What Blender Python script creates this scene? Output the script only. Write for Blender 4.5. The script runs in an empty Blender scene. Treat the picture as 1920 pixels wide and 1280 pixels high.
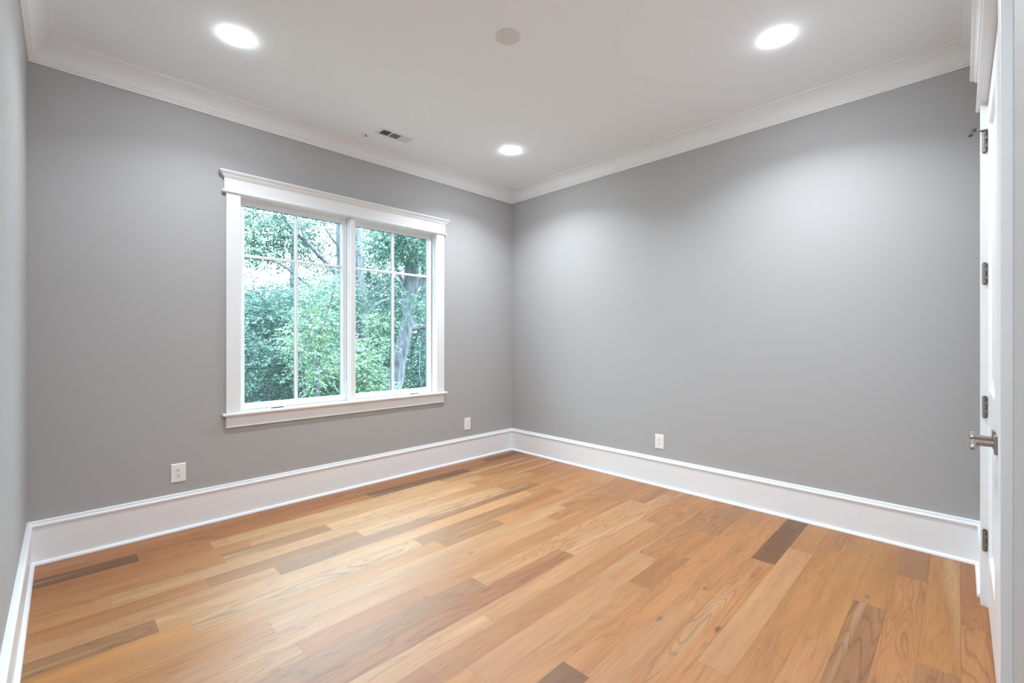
import bpy, bmesh, math, random
import numpy as np
from mathutils import Vector, Matrix

S = bpy.context.scene
COL = S.collection
R = math.radians

# ------------------------------------------------------------------ camera, sky, sun, exposure
cam_d = bpy.data.cameras.new('camera')
cam = bpy.data.objects.new('camera', cam_d)
COL.objects.link(cam)
cam.location = (-3.744, -3.780, 1.30)
cam.rotation_euler = (R(90), 0, R(45.24 - 90))
cam_d.sensor_width = 36.0
cam_d.lens = 36.0 * 847.0 / 1920.0
cam_d.shift_y = -(640 - 635.2) / 1920.0
cam_d.clip_start = 0.005
cam_d.clip_end = 200
S.camera = cam

S.view_settings.view_transform = 'Standard'
S.view_settings.look = 'None'
S.view_settings.gamma = 1.0
S.view_settings.use_curve_mapping = False
S.view_settings.exposure = 0.10

SKY = 24.0
SUN = 12.0
LAMP = 235.0
BEAM = 11.0

w = bpy.data.worlds.new('world')
S.world = w
w.use_nodes = True
nt = w.node_tree
bg = nt.nodes['Background']
# bright overcast: the zenith is several times brighter than the horizon
tcw = nt.nodes.new('ShaderNodeTexCoord')
sxw = nt.nodes.new('ShaderNodeSeparateXYZ')
mrw = nt.nodes.new('ShaderNodeMapRange')
mrw.inputs[1].default_value = 0.1; mrw.inputs[2].default_value = 1.0
mrw.inputs[3].default_value = 0.22 * SKY; mrw.inputs[4].default_value = SKY
nt.links.new(tcw.outputs['Generated'], sxw.inputs[0])
nt.links.new(sxw.outputs[2], mrw.inputs[0])
nt.links.new(mrw.outputs[0], bg.inputs['Strength'])
bg.inputs['Color'].default_value = (0.82, 0.93, 1.0, 1)

sd = bpy.data.lights.new('sun', 'SUN')
sd.energy = SUN
sd.angle = R(3)
sd.color = (1.0, 0.97, 0.9)
sun = bpy.data.objects.new('sun', sd)
COL.objects.link(sun)
sun.rotation_euler = (R(38), R(12), R(0))      # from behind the house, onto the trees

S.cycles.max_bounces = 10
S.cycles.diffuse_bounces = 8
S.cycles.glossy_bounces = 4
S.cycles.transparent_max_bounces = 12
S.cycles.sample_clamp_indirect = 6.0
S.cycles.use_denoising = True
S.cycles.caustics_reflective = False
S.cycles.caustics_refractive = False

CEIL = 3.02
DEL = R(0.48)
LW = -3.894                                     # left wall
FY0 = -3.8735                                   # front wall line passes (-3.744, FY0)

def front_y(x):
    return FY0 + (x + 3.744) * math.tan(DEL)

# ------------------------------------------------------------------ materials
def new_mat(name):
    m = bpy.data.materials.new(name)
    m.use_nodes = True
    return m, m.node_tree, m.node_tree.nodes['Principled BSDF']

def simple(name, col, rough=0.5, metal=0.0, spec=0.5, bump=0.0, bscale=300.0):
    m, nt, p = new_mat(name)
    p.inputs['Base Color'].default_value = (*col, 1)
    p.inputs['Roughness'].default_value = rough
    p.inputs['Metallic'].default_value = metal
    p.inputs['Specular IOR Level'].default_value = spec
    if bump > 0:
        tc = nt.nodes.new('ShaderNodeTexCoord')
        n = nt.nodes.new('ShaderNodeTexNoise')
        n.inputs['Scale'].default_value = bscale
        n.inputs['Detail'].default_value = 3
        b = nt.nodes.new('ShaderNodeBump')
        b.inputs['Strength'].default_value = bump
        b.inputs['Distance'].default_value = 0.001
        nt.links.new(tc.outputs['Object'], n.inputs['Vector'])
        nt.links.new(n.outputs['Fac'], b.inputs['Height'])
        nt.links.new(b.outputs['Normal'], p.inputs['Normal'])
    return m

M = {}
M['wall'] = simple('grey_wall_paint', (0.395, 0.397, 0.400), 0.62, bump=0.12, bscale=180)
M['ceiling'] = simple('white_ceiling_paint', (0.875, 0.918, 0.96), 0.8, bump=0.1, bscale=160)
M['trim'] = simple('white_semigloss_trim_paint', (0.785, 0.81, 0.83), 0.32)
M['plastic'] = simple('white_plastic', (0.82, 0.82, 0.82), 0.3)
M['cover'] = simple('off_white_cover_plastic', (0.72, 0.72, 0.70), 0.45)
M['ring'] = simple('matte_white_trim_ring', (0.85, 0.86, 0.87), 0.7)
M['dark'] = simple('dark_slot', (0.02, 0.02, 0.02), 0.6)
M['nickel'] = simple('satin_nickel', (0.34, 0.305, 0.275), 0.3, metal=1.0)
M['nickel_dark'] = simple('aged_nickel', (0.30, 0.28, 0.26), 0.42, metal=1.0)
M['rubber'] = simple('grey_rubber', (0.05, 0.05, 0.052), 0.6)
M['clad'] = simple('dark_exterior_cladding', (0.012, 0.03, 0.04), 0.5)
M['soil'] = simple('forest_soil', (0.10, 0.085, 0.06), 0.95, bump=0.6, bscale=12)

def glass_mat():
    m = bpy.data.materials.new('window_glass')
    m.use_nodes = True
    nt = m.node_tree
    nt.nodes.clear()
    o = nt.nodes.new('ShaderNodeOutputMaterial')
    t = nt.nodes.new('ShaderNodeBsdfTransparent')
    t.inputs['Color'].default_value = (0.86, 0.965, 0.985, 1)
    g = nt.nodes.new('ShaderNodeBsdfGlossy')
    g.inputs['Roughness'].default_value = 0.0
    mx = nt.nodes.new('ShaderNodeMixShader')
    mx.inputs[0].default_value = 0.04
    nt.links.new(t.outputs[0], mx.inputs[1])
    nt.links.new(g.outputs[0], mx.inputs[2])
    nt.links.new(mx.outputs[0], o.inputs[0])
    return m
M['glass'] = glass_mat()

def emit_mat():
    m, nt, p = new_mat('lit_lamp_lens')
    p.inputs['Base Color'].default_value = (0.9, 0.9, 0.9, 1)
    p.inputs['Emission Color'].default_value = (0.94, 0.985, 1.03, 1)
    p.inputs['Emission Strength'].default_value = LAMP
    return m
M['lens'] = emit_mat()

def wood_mat():
    m, nt, p = new_mat('oak_floorboards')
    N, L = nt.nodes, nt.links
    uv = N.new('ShaderNodeUVMap'); uv.uv_map = 'UVMap'
    tone = N.new('ShaderNodeAttribute'); tone.attribute_name = 'tone'
    rnd = N.new('ShaderNodeAttribute'); rnd.attribute_name = 'rnd'
    def math_(op, a, b=None, c=None):
        n = N.new('ShaderNodeMath'); n.operation = op
        for i, v in enumerate((a, b, c)):
            if v is None: continue
            if isinstance(v, (int, float)): n.inputs[i].default_value = v
            else: L.new(v, n.inputs[i])
        return n.outputs[0]
    def noise(vec, scale, detail, rough=0.5, dist=0.0):
        n = N.new('ShaderNodeTexNoise')
        n.inputs['Scale'].default_value = scale
        n.inputs['Detail'].default_value = detail
        n.inputs['Roughness'].default_value = rough
        n.inputs['Distortion'].default_value = dist
        L.new(vec, n.inputs['Vector'])
        return n.outputs['Fac']
    def mapping(vec, sc):
        n = N.new('ShaderNodeMapping')
        n.inputs['Scale'].default_value = sc
        L.new(vec, n.inputs['Vector'])
        return n.outputs[0]
    sep = N.new('ShaderNodeSeparateColor'); L.new(rnd.outputs['Color'], sep.inputs[0])
    sx = N.new('ShaderNodeSeparateXYZ'); L.new(uv.outputs[0], sx.inputs[0])
    cmb = N.new('ShaderNodeCombineXYZ')
    L.new(sx.outputs[0], cmb.inputs[0]); L.new(sx.outputs[1], cmb.inputs[1])
    L.new(math_('MULTIPLY', sep.outputs[0], 37.0), cmb.inputs[2])
    P = cmb.outputs[0]
    # growth rings: long contour lines of a stretched noise field
    field = noise(mapping(P, (1.1, 9.0, 1.0)), 1.0, 1.5, 0.45, 0.25)
    rings = math_('MULTIPLY', field, math_('MULTIPLY_ADD', sep.outputs[1], 24.0, 18.0))
    rings = math_('PINGPONG', rings, 1.0)
    # soft saw: dark late wood line at one side
    ringd = math_('POWER', rings, 5.0)
    fine = noise(mapping(P, (5.0, 230.0, 1.0)), 1.0, 3, 0.6)
    fine2 = noise(mapping(P, (14.0, 520.0, 1.0)), 1.0, 2, 0.6)
    broad = noise(mapping(P, (1.6, 14.0, 1.0)), 1.0, 3, 0.5)
    # knots
    vor = N.new('ShaderNodeTexVoronoi'); vor.feature = 'F1'
    vor.inputs['Scale'].default_value = 1.0
    L.new(mapping(P, (2.2, 5.5, 1.0)), vor.inputs['Vector'])
    kn = N.new('ShaderNodeMapRange')
    L.new(vor.outputs['Distance'], kn.inputs[0])
    kn.inputs[1].default_value = 0.015; kn.inputs[2].default_value = 0.085
    kn.inputs[3].default_value = 1.0; kn.inputs[4].default_value = 0.0
    sv = N.new('ShaderNodeSeparateColor'); L.new(vor.outputs['Color'], sv.inputs[0])
    kmask = math_('GREATER_THAN', sv.outputs[0], 0.62)
    knot = math_('MULTIPLY', math_('MULTIPLY', kn.outputs[0], kmask), 0.92)
    # value multiplier
    v = math_('MULTIPLY_ADD', math_('MULTIPLY', ringd, sep.outputs[2]), -0.40, 1.06)
    v = math_('ADD', v, math_('MULTIPLY', math_('SUBTRACT', fine, 0.5), 0.55))
    v = math_('ADD', v, math_('MULTIPLY', math_('SUBTRACT', fine2, 0.5), 0.26))
    v = math_('ADD', v, math_('MULTIPLY', math_('SUBTRACT', broad, 0.5), 0.62))
    mul = N.new('ShaderNodeMix'); mul.data_type = 'RGBA'; mul.blend_type = 'MULTIPLY'
    mul.inputs[0].default_value = 1.0
    # pale sapwood streaks along some boards
    sapn = noise(mapping(P, (0.45, 9.0, 1.0)), 1.0, 2, 0.4)
    sap = N.new('ShaderNodeMapRange')
    L.new(sapn, sap.inputs[0])
    sap.inputs[1].default_value = 0.62; sap.inputs[2].default_value = 0.72
    sap.inputs[3].default_value = 0.0; sap.inputs[4].default_value = 0.5
    sm = N.new('ShaderNodeMix'); sm.data_type = 'RGBA'
    L.new(sap.outputs[0], sm.inputs[0]); L.new(tone.outputs['Color'], sm.inputs[6])
    sm.inputs[7].default_value = (0.42, 0.27, 0.145, 1)
    L.new(sm.outputs[2], mul.inputs[6])
    cv = N.new('ShaderNodeCombineColor')
    L.new(v, cv.inputs[0])
    L.new(math_('POWER', v, 1.18), cv.inputs[1])
    L.new(math_('POWER', v, 1.42), cv.inputs[2])
    L.new(cv.outputs[0], mul.inputs[7])
    kx = N.new('ShaderNodeMix'); kx.data_type = 'RGBA'
    L.new(knot, kx.inputs[0]); L.new(mul.outputs[2], kx.inputs[6])
    kx.inputs[7].default_value = (0.07, 0.035, 0.018, 1)
    L.new(kx.outputs[2], p.inputs['Base Color'])
    p.inputs['Roughness'].default_value = 0.48
    p.inputs['IOR'].default_value = 1.66
    p.inputs['Specular IOR Level'].default_value = 0.5
    bp = N.new('ShaderNodeBump'); bp.inputs['Strength'].default_value = 0.08
    bp.inputs['Distance'].default_value = 0.001
    L.new(fine, bp.inputs['Height']); L.new(bp.outputs[0], p.inputs['Normal'])
    return m
M['wood'] = wood_mat()

def leaf_mat(name, c1, c2, c3):
    m, nt, p = new_mat(name)
    N, L = nt.nodes, nt.links
    a = N.new('ShaderNodeAttribute'); a.attribute_name = 'rnd'
    r = N.new('ShaderNodeValToRGB')
    e = r.color_ramp.elements
    e[0].position = 0.0; e[0].color = (*c1, 1)
    e[1].position = 1.0; e[1].color = (*c3, 1)
    k = e.new(0.6); k.color = (*c2, 1)
    L.new(a.outputs['Fac'], r.inputs[0])
    L.new(r.outputs[0], p.inputs['Base Color'])
    p.inputs['Roughness'].default_value = 0.42
    t = N.new('ShaderNodeBsdfTranslucent'); L.new(r.outputs[0], t.inputs['Color'])
    mx = N.new('ShaderNodeMixShader'); mx.inputs[0].default_value = 0.35
    L.new(p.outputs[0], mx.inputs[1]); L.new(t.outputs[0], mx.inputs[2])
    L.new(mx.outputs[0], N['Material Output'].inputs[0])
    return m
M['leaf'] = leaf_mat('green_leaves', (0.023, 0.070, 0.055), (0.058, 0.126, 0.095), (0.131, 0.178, 0.123))
M['leaf_dark'] = leaf_mat('deep_green_leaves', (0.015, 0.050, 0.042), (0.035, 0.092, 0.075), (0.085, 0.149, 0.115))
M['leaf_pale'] = leaf_mat('pale_green_leaves', (0.052, 0.130, 0.085), (0.115, 0.195, 0.115), (0.235, 0.270, 0.140))

def bark_mat():
    m, nt, p = new_mat('grey_bark')
    N, L = nt.nodes, nt.links
    tc = N.new('ShaderNodeTexCoord')
    mp = N.new('ShaderNodeMapping'); mp.inputs['Scale'].default_value = (14, 14, 2.5)
    n = N.new('ShaderNodeTexNoise'); n.inputs['Scale'].default_value = 1.5; n.inputs['Detail'].default_value = 6
    r = N.new('ShaderNodeValToRGB')
    r.color_ramp.elements[0].position = 0.35; r.color_ramp.elements[0].color = (0.035, 0.038, 0.046, 1)
    r.color_ramp.elements[1].position = 0.7; r.color_ramp.elements[1].color = (0.12, 0.13, 0.155, 1)
    b = N.new('ShaderNodeBump'); b.inputs['Strength'].default_value = 0.7; b.inputs['Distance'].default_value = 0.02
    L.new(tc.outputs['Object'], mp.inputs[0]); L.new(mp.outputs[0], n.inputs['Vector'])
    L.new(n.outputs['Fac'], r.inputs[0]); L.new(r.outputs[0], p.inputs['Base Color'])
    L.new(n.outputs['Fac'], b.inputs['Height']); L.new(b.outputs[0], p.inputs['Normal'])
    p.inputs['Roughness'].default_value = 0.9
    return m
M['bark'] = bark_mat()

# ------------------------------------------------------------------ helpers
def obj(name, bm, mat, parent=None, smooth=False, bevel=0.0, mats=None):
    me = bpy.data.meshes.new(name)
    bmesh.ops.recalc_face_normals(bm, faces=bm.faces[:])
    bm.to_mesh(me); bm.free()
    for mm in (mats or [mat]):
        me.materials.append(mm)
    if smooth:
        for p in me.polygons: p.use_smooth = True
    o = bpy.data.objects.new(name, me)
    COL.objects.link(o)
    if parent: o.parent = parent
    if bevel > 0:
        b = o.modifiers.new('bevel', 'BEVEL'); b.width = bevel; b.segments = 2
        b.limit_method = 'ANGLE'; b.angle_limit = R(40)
    return o

def empty(name, loc=(0, 0, 0), rz=0.0):
    o = bpy.data.objects.new(name, None)
    COL.objects.link(o)
    o.location = loc; o.rotation_euler = (0, 0, rz)
    o.empty_display_size = 0.1
    return o

def tag(o, label=None, cat=None, group=None, kind=None):
    if label: o['label'] = label
    if cat: o['category'] = cat
    if group: o['group'] = group
    if kind: o['kind'] = kind
    return o

def box(bm, x0, x1, y0, y1, z0, z1, mi=0):
    vs = [bm.verts.new(p) for p in ((x0,y0,z0),(x1,y0,z0),(x1,y1,z0),(x0,y1,z0),(x0,y0,z1),(x1,y0,z1),(x1,y1,z1),(x0,y1,z1))]
    for f in ((0,3,2,1),(4,5,6,7),(0,1,5,4),(1,2,6,5),(2,3,7,6),(3,0,4,7)):
        fc = bm.faces.new([vs[i] for i in f]); fc.material_index = mi
    return bm

def boxes(lst):
    bm = bmesh.new()
    for b in lst: box(bm, *b)
    return bm

def frame_boxes(x0, x1, z0, z1, wd, y0, y1, wb=None, wt=None):
    """rectangular ring in the XZ plane, mitre-free"""
    wb = wb or wd; wt = wt or wd
    return [(x0, x0+wd, y0, y1, z0, z1), (x1-wd, x1, y0, y1, z0, z1),
            (x0+wd, x1-wd, y0, y1, z0, z0+wb), (x0+wd, x1-wd, y0, y1, z1-wt, z1)]

def loft(rings, close_profile=False, caps=True):
    bm = bmesh.new()
    vr = [[bm.verts.new(p) for p in r] for r in rings]
    n = len(rings[0])
    for a, b in zip(vr[:-1], vr[1:]):
        for i in range(n if close_profile else n-1):
            j = (i+1) % n
            bm.faces.new((a[i], a[j], b[j], b[i]))
    if caps:
        bm.faces.new(vr[0][::-1]); bm.faces.new(vr[-1])
    return bm

def cyl(bm, p0, p1, r0, r1=None, seg=20, caps=True):
    r1 = r0 if r1 is None else r1
    p0, p1 = Vector(p0), Vector(p1)
    d = (p1-p0).normalized()
    a = d.orthogonal().normalized(); b = d.cross(a)
    A = [bm.verts.new(p0 + a*r0*math.cos(2*math.pi*i/seg) + b*r0*math.sin(2*math.pi*i/seg)) for i in range(seg)]
    B = [bm.verts.new(p1 + a*r1*math.cos(2*math.pi*i/seg) + b*r1*math.sin(2*math.pi*i/seg)) for i in range(seg)]
    for i in range(seg):
        j = (i+1) % seg
        bm.faces.new((A[i], A[j], B[j], B[i]))
    if caps:
        bm.faces.new(A[::-1]); bm.faces.new(B)
    return bm

def lathe(prof, seg=48):
    """prof: (r, z) list, closed with a centre vertex wherever r == 0"""
    bm = bmesh.new()
    rings = []
    for r, z in prof:
        if r < 1e-6: rings.append([bm.verts.new((0, 0, z))])
        else: rings.append([bm.verts.new((r*math.cos(2*math.pi*i/seg), r*math.sin(2*math.pi*i/seg), z)) for i in range(seg)])
    for a, b in zip(rings[:-1], rings[1:]):
        for i in range(seg):
            j = (i+1) % seg
            if len(a) == 1: bm.faces.new((a[0], b[i], b[j]))
            elif len(b) == 1: bm.faces.new((a[i], a[j], b[0]))
            else: bm.faces.new((a[i], a[j], b[j], b[i]))
    return bm

def wrap(x0, x1, t, prof):
    """moulding that wraps three sides of a board on a wall (wall at y=0, board sticks out to y=-t).
    prof: (offset, z) list from bottom to top"""
    path = []
    for s in range(4):
        ring = []
        for d, z in prof:
            ring.append({0: (x0-d, 0, z), 1: (x0-d, -t-d, z), 2: (x1+d, -t-d, z), 3: (x1+d, 0, z)}[s])
        ring = [(x0 if s < 2 else x1, 0 if s in (0, 3) else -t, prof[0][1])] + ring + [(x0 if s < 2 else x1, 0 if s in (0, 3) else -t, prof[-1][1])]
        path.append(ring)
    return loft(path, close_profile=True, caps=True)

# ------------------------------------------------------------------ room polygon (counter-clockwise seen from above)
P_BR = Vector((0, 0)); P_BL = Vector((LW, 0))
P_FL = Vector((LW, front_y(LW))); P_FR = Vector((0, front_y(0)))
CORN = {'back': (P_BR, P_BL), 'left': (P_BL, P_FL), 'front': (P_FL, P_FR), 'right': (P_FR, P_BR)}
ORDER = ['back', 'left', 'front', 'right']

def inward(side):
    a, b = CORN[side]; d = (b-a).normalized()
    return Vector((-d.y, d.x))

def corner_pt(s1, s2, d):
    """where lines offset inward by d from wall s1 and the next wall s2 meet"""
    a1, b1 = CORN[s1]; a2, b2 = CORN[s2]
    p = b1; n1, n2 = inward(s1), inward(s2)
    m = (n1+n2); m = m/m.dot(n1)
    return p + m*d

def run(side, prof, cut0=None, cut1=None):
    """moulding along a wall; cut: distance along the wall for a square end, None for a mitre"""
    i = ORDER.index(side)
    a, b = CORN[side]; d = (b-a).normalized(); n = inward(side)
    r0, r1 = [], []
    for off, z in prof:
        p0 = corner_pt(ORDER[i-1], side, off) if cut0 is None else a + d*cut0 + n*off
        p1 = corner_pt(side, ORDER[(i+1) % 4], off) if cut1 is None else a + d*cut1 + n*off
        r0.append((p0.x, p0.y, z)); r1.append((p1.x, p1.y, z))
    return loft([r0, r1], close_profile=True, caps=True)

# ------------------------------------------------------------------ floor with explicit boards
ROW_W = 0.1265
ROW0 = -0.146                     # centre of row 0 measured from the window wall
JOINTS = {
 0: [-3.659, -2.1, -0.55], 1: [-3.435, -1.95, -0.9], 2: [-3.088, -1.3], 3: [-2.911, -0.95],
 4: [-3.079, -2.45, -1.15], 5: [-3.586, -2.08, -0.52], 6: [-3.207, -2.346, -1.05],
 7: [-2.904, -0.724], 8: [-3.455, -2.338, -0.95], 9: [-3.34, -2.146, -1.263, -0.727],
 10: [-2.06, -1.55, -0.3], 11: [-3.091, -1.005], 12: [-2.905, -1.25], 13: [-3.054, -2.454, -0.6],
 14: [-2.18, -0.5], 15: [-1.585, -0.2], 16: [-2.36, -0.80], 17: [-2.75, -0.45],
 18: [-2.63, -1.277], 19: [-1.61, -1.13, -0.705], 20: [-2.336, -0.35], 21: [-1.648],
 22: [-0.866], 23: [-1.95, -0.562], 24: [-2.1, -0.4], 25: [-1.457, -0.2], 26: [-0.976],
 27: [-1.72, -0.503], 28: [-1.336], 29: [-0.873], 30: [-1.9]}
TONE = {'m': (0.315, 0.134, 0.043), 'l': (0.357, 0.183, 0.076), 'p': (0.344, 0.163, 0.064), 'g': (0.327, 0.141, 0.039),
        'r': (0.270, 0.105, 0.032), 'd': (0.145, 0.058, 0.018), 'b': (0.240, 0.108, 0.038), 'o': (0.289, 0.109, 0.029)}  # 'o' paints the shaded orange strip beside the window wall into the boards
TONES = {
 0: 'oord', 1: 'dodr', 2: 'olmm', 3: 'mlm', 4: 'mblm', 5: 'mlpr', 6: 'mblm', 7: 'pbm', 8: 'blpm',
 9: 'glbrm', 10: 'gbmpm', 11: 'glm', 12: 'ppm', 13: 'prmm', 14: 'bpr', 15: 'rlm', 16: 'ppm', 17: 'rmm',
 18: 'gpm', 19: 'mrgb', 20: 'dmm', 21: 'pm', 22: 'md', 23: 'mpm', 24: 'mgm', 25: 'mgm', 26: 'bg',
 27: 'mmb', 28: 'bg', 29: 'mr', 30: 'mr'}
def build_floor():
    rng = random.Random(7)
    ca, sa = math.cos(DEL), math.sin(DEL)
    verts, faces, uvs, tones, rnds = [], [], [], [], []
    gap = 0.0003
    U0, U1 = -4.15, 0.30
    for k in range(-2, 33):
        js = [U0] + sorted(JOINTS.get(k, [rng.uniform(-3, -2), rng.uniform(-1.5, -0.5)])) + [U1]
        tn = TONES.get(k, 'm'*8)
        v1 = ROW0 - k*ROW_W + ROW_W/2 - gap; v0 = v1 - ROW_W + 2*gap
        for i, (a, b) in enumerate(zip(js[:-1], js[1:])):
            a += gap; b -= gap
            base = len(verts)
            for (u, v) in ((a, v0), (b, v0), (b, v1), (a, v1)):
                verts.append((u*ca - v*sa, u*sa + v*ca, 0.0))
            faces.append((base, base+1, base+2, base+3))
            ou, ov = rng.uniform(0, 40), rng.uniform(0, 40)
            uvs += [(a+ou, v0+ov), (b+ou, v0+ov), (b+ou, v1+ov), (a+ou, v1+ov)]
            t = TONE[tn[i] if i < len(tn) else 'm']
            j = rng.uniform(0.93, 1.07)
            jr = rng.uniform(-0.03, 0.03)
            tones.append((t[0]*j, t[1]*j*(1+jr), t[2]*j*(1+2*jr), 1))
            rnds.append((rng.random(), rng.random(), rng.random(), 1))
    n_top = len(faces)
    # dark underlay that shows in the hairline gaps
    base = len(verts)
    verts += [(-4.2, -4.2, -0.0015), (0.3, -4.2, -0.0015), (0.3, 0.35, -0.0015), (-4.2, 0.35, -0.0015),
              (-4.2, -4.2, -0.15), (0.3, -4.2, -0.15), (0.3, 0.35, -0.15), (-4.2, 0.35, -0.15)]
    faces += [(base, base+1, base+2, base+3), (base+7, base+6, base+5, base+4),
              (base, base+4, base+5, base+1), (base+1, base+5, base+6, base+2), (base+2, base+6, base+7, base+3), (base+3, base+7, base+4, base)]
    me = bpy.data.meshes.new('floor')
    me.from_pydata(verts, [], faces)
    uvl = me.uv_layers.new(name='UVMap')
    for i, p in enumerate(me.polygons):
        for q, li in enumerate(p.loop_indices):
            uvl.data[li].uv = uvs[i*4+q] if i < n_top else (0, 0)
    ta = me.attributes.new('tone', 'FLOAT_COLOR', 'FACE'); ra = me.attributes.new('rnd', 'FLOAT_COLOR', 'FACE')
    for i in range(len(faces)):
        ta.data[i].color = tones[i] if i < n_top else (0.05, 0.03, 0.02, 1)
        ra.data[i].color = rnds[i] if i < n_top else (0, 0, 0, 1)
    me.materials.append(M['wood'])
    o = bpy.data.objects.new('floor', me)
    COL.objects.link(o)
    tag(o, 'honey oak strip floorboards with mixed tones running along the window wall', kind='structure')
build_floor()

# ------------------------------------------------------------------ walls and ceiling
WT = 0.16
# window opening in the back wall
OX0, OX1, OZ0, OZ1 = -2.835, -1.069, 0.743, 2.372
bm = boxes([(LW-0.2, OX0, 0, WT, -0.15, CEIL+0.15), (OX1, 0.2, 0, WT, -0.15, CEIL+0.15),
            (OX0, OX1, 0, WT, -0.15, OZ0), (OX0, OX1, 0, WT, OZ1, CEIL+0.15)])
tag(obj('wall_back', bm, M['wall']), 'grey painted wall around the double window', kind='structure')
tag(obj('wall_right', boxes([(0, 0.16, -4.2, 0, -0.15, CEIL+0.15)]), M['wall']), 'plain grey painted wall right of the corner', kind='structure')
tag(obj('wall_left', boxes([(LW-0.16, LW, -4.2, 0, -0.15, CEIL+0.15)]), M['wall']), 'grey painted wall at the left edge', kind='structure')
# front wall, local frame: x along the wall from the camera's foot point, y into the room
FO = (-3.744, FY0, 0.0)
DX0, DX1, DZ = 1.752, 3.188, 2.452
bm = boxes([(-0.5, DX0, -0.14, 0, -0.15, CEIL+0.15), (DX1, 4.1, -0.14, 0, -0.15, CEIL+0.15), (DX0, DX1, -0.14, 0, DZ, CEIL+0.15)])
wf = obj('wall_front', bm, M['wall']); wf.location = FO; wf.rotation_euler = (0, 0, DEL)
tag(wf, 'grey painted wall holding the closet doors at the right edge', kind='structure')
# closet behind the doors
bm = boxes([(DX0-0.3, DX1+0.3, -0.80, -0.74, -0.1, CEIL), (DX0-0.3, DX0-0.24, -0.74, -0.14, -0.1, CEIL), (DX1+0.24, DX1+0.3, -0.74, -0.14, -0.1, CEIL),
            (DX0-0.3, DX1+0.3, -0.80, -0.14, 2.7, 2.76), (DX0-0.3, DX1+0.3, -0.80, -0.14, -0.1, -0.02)])
wc = obj('wall_closet', bm, M['wall']); wc.location = FO; wc.rotation_euler = (0, 0, DEL)
tag(wc, kind='structure')
tag(obj('ceiling', boxes([(LW-0.2, 0.2, -4.2, 0.16, CEIL, CEIL+0.16)]), M['ceiling']), 'flat white ceiling', kind='structure')

# crown moulding
cp = [(0, 2.885), (0.007, 2.885), (0.010, 2.889), (0.010, 2.897), (0.015, 2.899), (0.017, 2.903), (0.017, 2.911),
      (0.022, 2.913), (0.025, 2.918), (0.025, 2.923)]
for i in range(9):
    t = i/8.0
    a = t*math.pi/2
    cp.append((0.027 + 0.062*(1-math.cos(a))*0.45 + 0.062*t*0.55, 2.926 + 0.074*(math.sin(a)*0.45 + t*0.55)))
cp += [(0.089, 3.004), (0.097, 3.006), (0.100, 3.009), (0.100, CEIL+0.001), (0, CEIL+0.001)]
for n, s in enumerate(ORDER):
    tag(obj('trim_%d' % (n+1), run(s, cp), M['trim']), 'white crown moulding on the %s wall' % s, kind='structure')

# baseboards
bp_ = [(0, 0.003), (0.016, 0.003), (0.016, 0.2155), (0.0215, 0.219), (0.0225, 0.223), (0.0225, 0.229), (0.0195, 0.234), (0.013, 0.2355),
       (0.0125, 0.2365), (0.0125, 0.247), (0.009, 0.2525), (0, 0.2525)]
sh = [(0.0155, 0.001), (0.033, 0.001), (0.0330, 0.006), (0.0315, 0.012), (0.0285, 0.0165), (0.024, 0.0195), (0.0155, 0.021)]
def base(side, spans):
    par = None
    for q, (c0, c1) in enumerate(spans):
        o = obj('baseboard_' + side if q == 0 else 'baseboard_run', run(side, bp_, c0, c1), M['trim'])
        if q == 0:
            par = o; tag(o, 'tall white baseboard with a ridged cap along the %s wall' % side, kind='structure')
        else: o.parent = par
        obj('shoe_moulding', run(side, sh, c0, c1), M['trim'], par)
base('back', [(None, None)]); base('left', [(None, None)]); base('right', [(None, None)])
x_to_s = lambda X: (X + 3.744 - 3.894) / math.cos(DEL) + 0.0
LFW = (P_FR-P_FL).length
def fs(X):          # local X -> distance along the front wall from its left end
    return X + (3.894-3.744)/math.cos(DEL)
base('front', [(fs(3.268), None), (None, fs(1.672))])

# ------------------------------------------------------------------ window
win = empty('window_1', (0, 0, 0))
tag(win, 'white double casement window with cross muntins in the grey wall', kind='structure')
CX0, CX1, CI0, CI1 = -2.914, -0.989, -2.822, -1.082
T = 0.021
for a, b in ((CX0, CI0), (CI1, CX1)):
    obj('casing', boxes([(a, b, -T, 0.001, 0.762, 2.358)]), M['trim'], win, bevel=0.0015)
obj('head_fillet', wrap(CX0-0.013, CX1+0.013, T, [(0, 2.356), (0.009, 2.357), (0.014, 2.361), (0.015, 2.366), (0.013, 2.371), (0.008, 2.375), (0, 2.376)]), M['trim'], win)
obj('header_board', boxes([(CX0-0.013, CX1+0.013, -T-0.003, 0.001, 2.3575, 2.475)]), M['trim'], win, bevel=0.001)
cap = [(0, 2.465), (0.005, 2.465), (0.007, 2.468), (0.007, 2.472), (0.011, 2.4735), (0.014, 2.478), (0.017, 2.485), (0.022, 2.4905), (0.027, 2.493),
       (0.028, 2.494), (0.028, 2.498), (0.032, 2.499), (0.034, 2.503), (0.034, 2.508), (0.031, 2.511), (0, 2.511)]
obj('header_cap', wrap(CX0-0.012, CX1+0.012, T+0.003, cap), M['trim'], win)
st = [(0, 0.7425), (0.016, 0.7425), (0.021, 0.745), (0.023, 0.750), (0.023, 0.756), (0.020, 0.761), (0.015, 0.763), (0, 0.763)]
sb = wrap(CX0-0.003, CX1+0.003, 0.024, st)
box(sb, OX0+0.001, OX1-0.001, -0.030, 0.062, 0.7435, 0.7625)
obj('stool', sb, M['trim'], win)
obj('apron', boxes([(CX0, CX1, -0.018, 0.001, 0.656, 0.743)]), M['trim'], win, bevel=0.0015)
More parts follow.
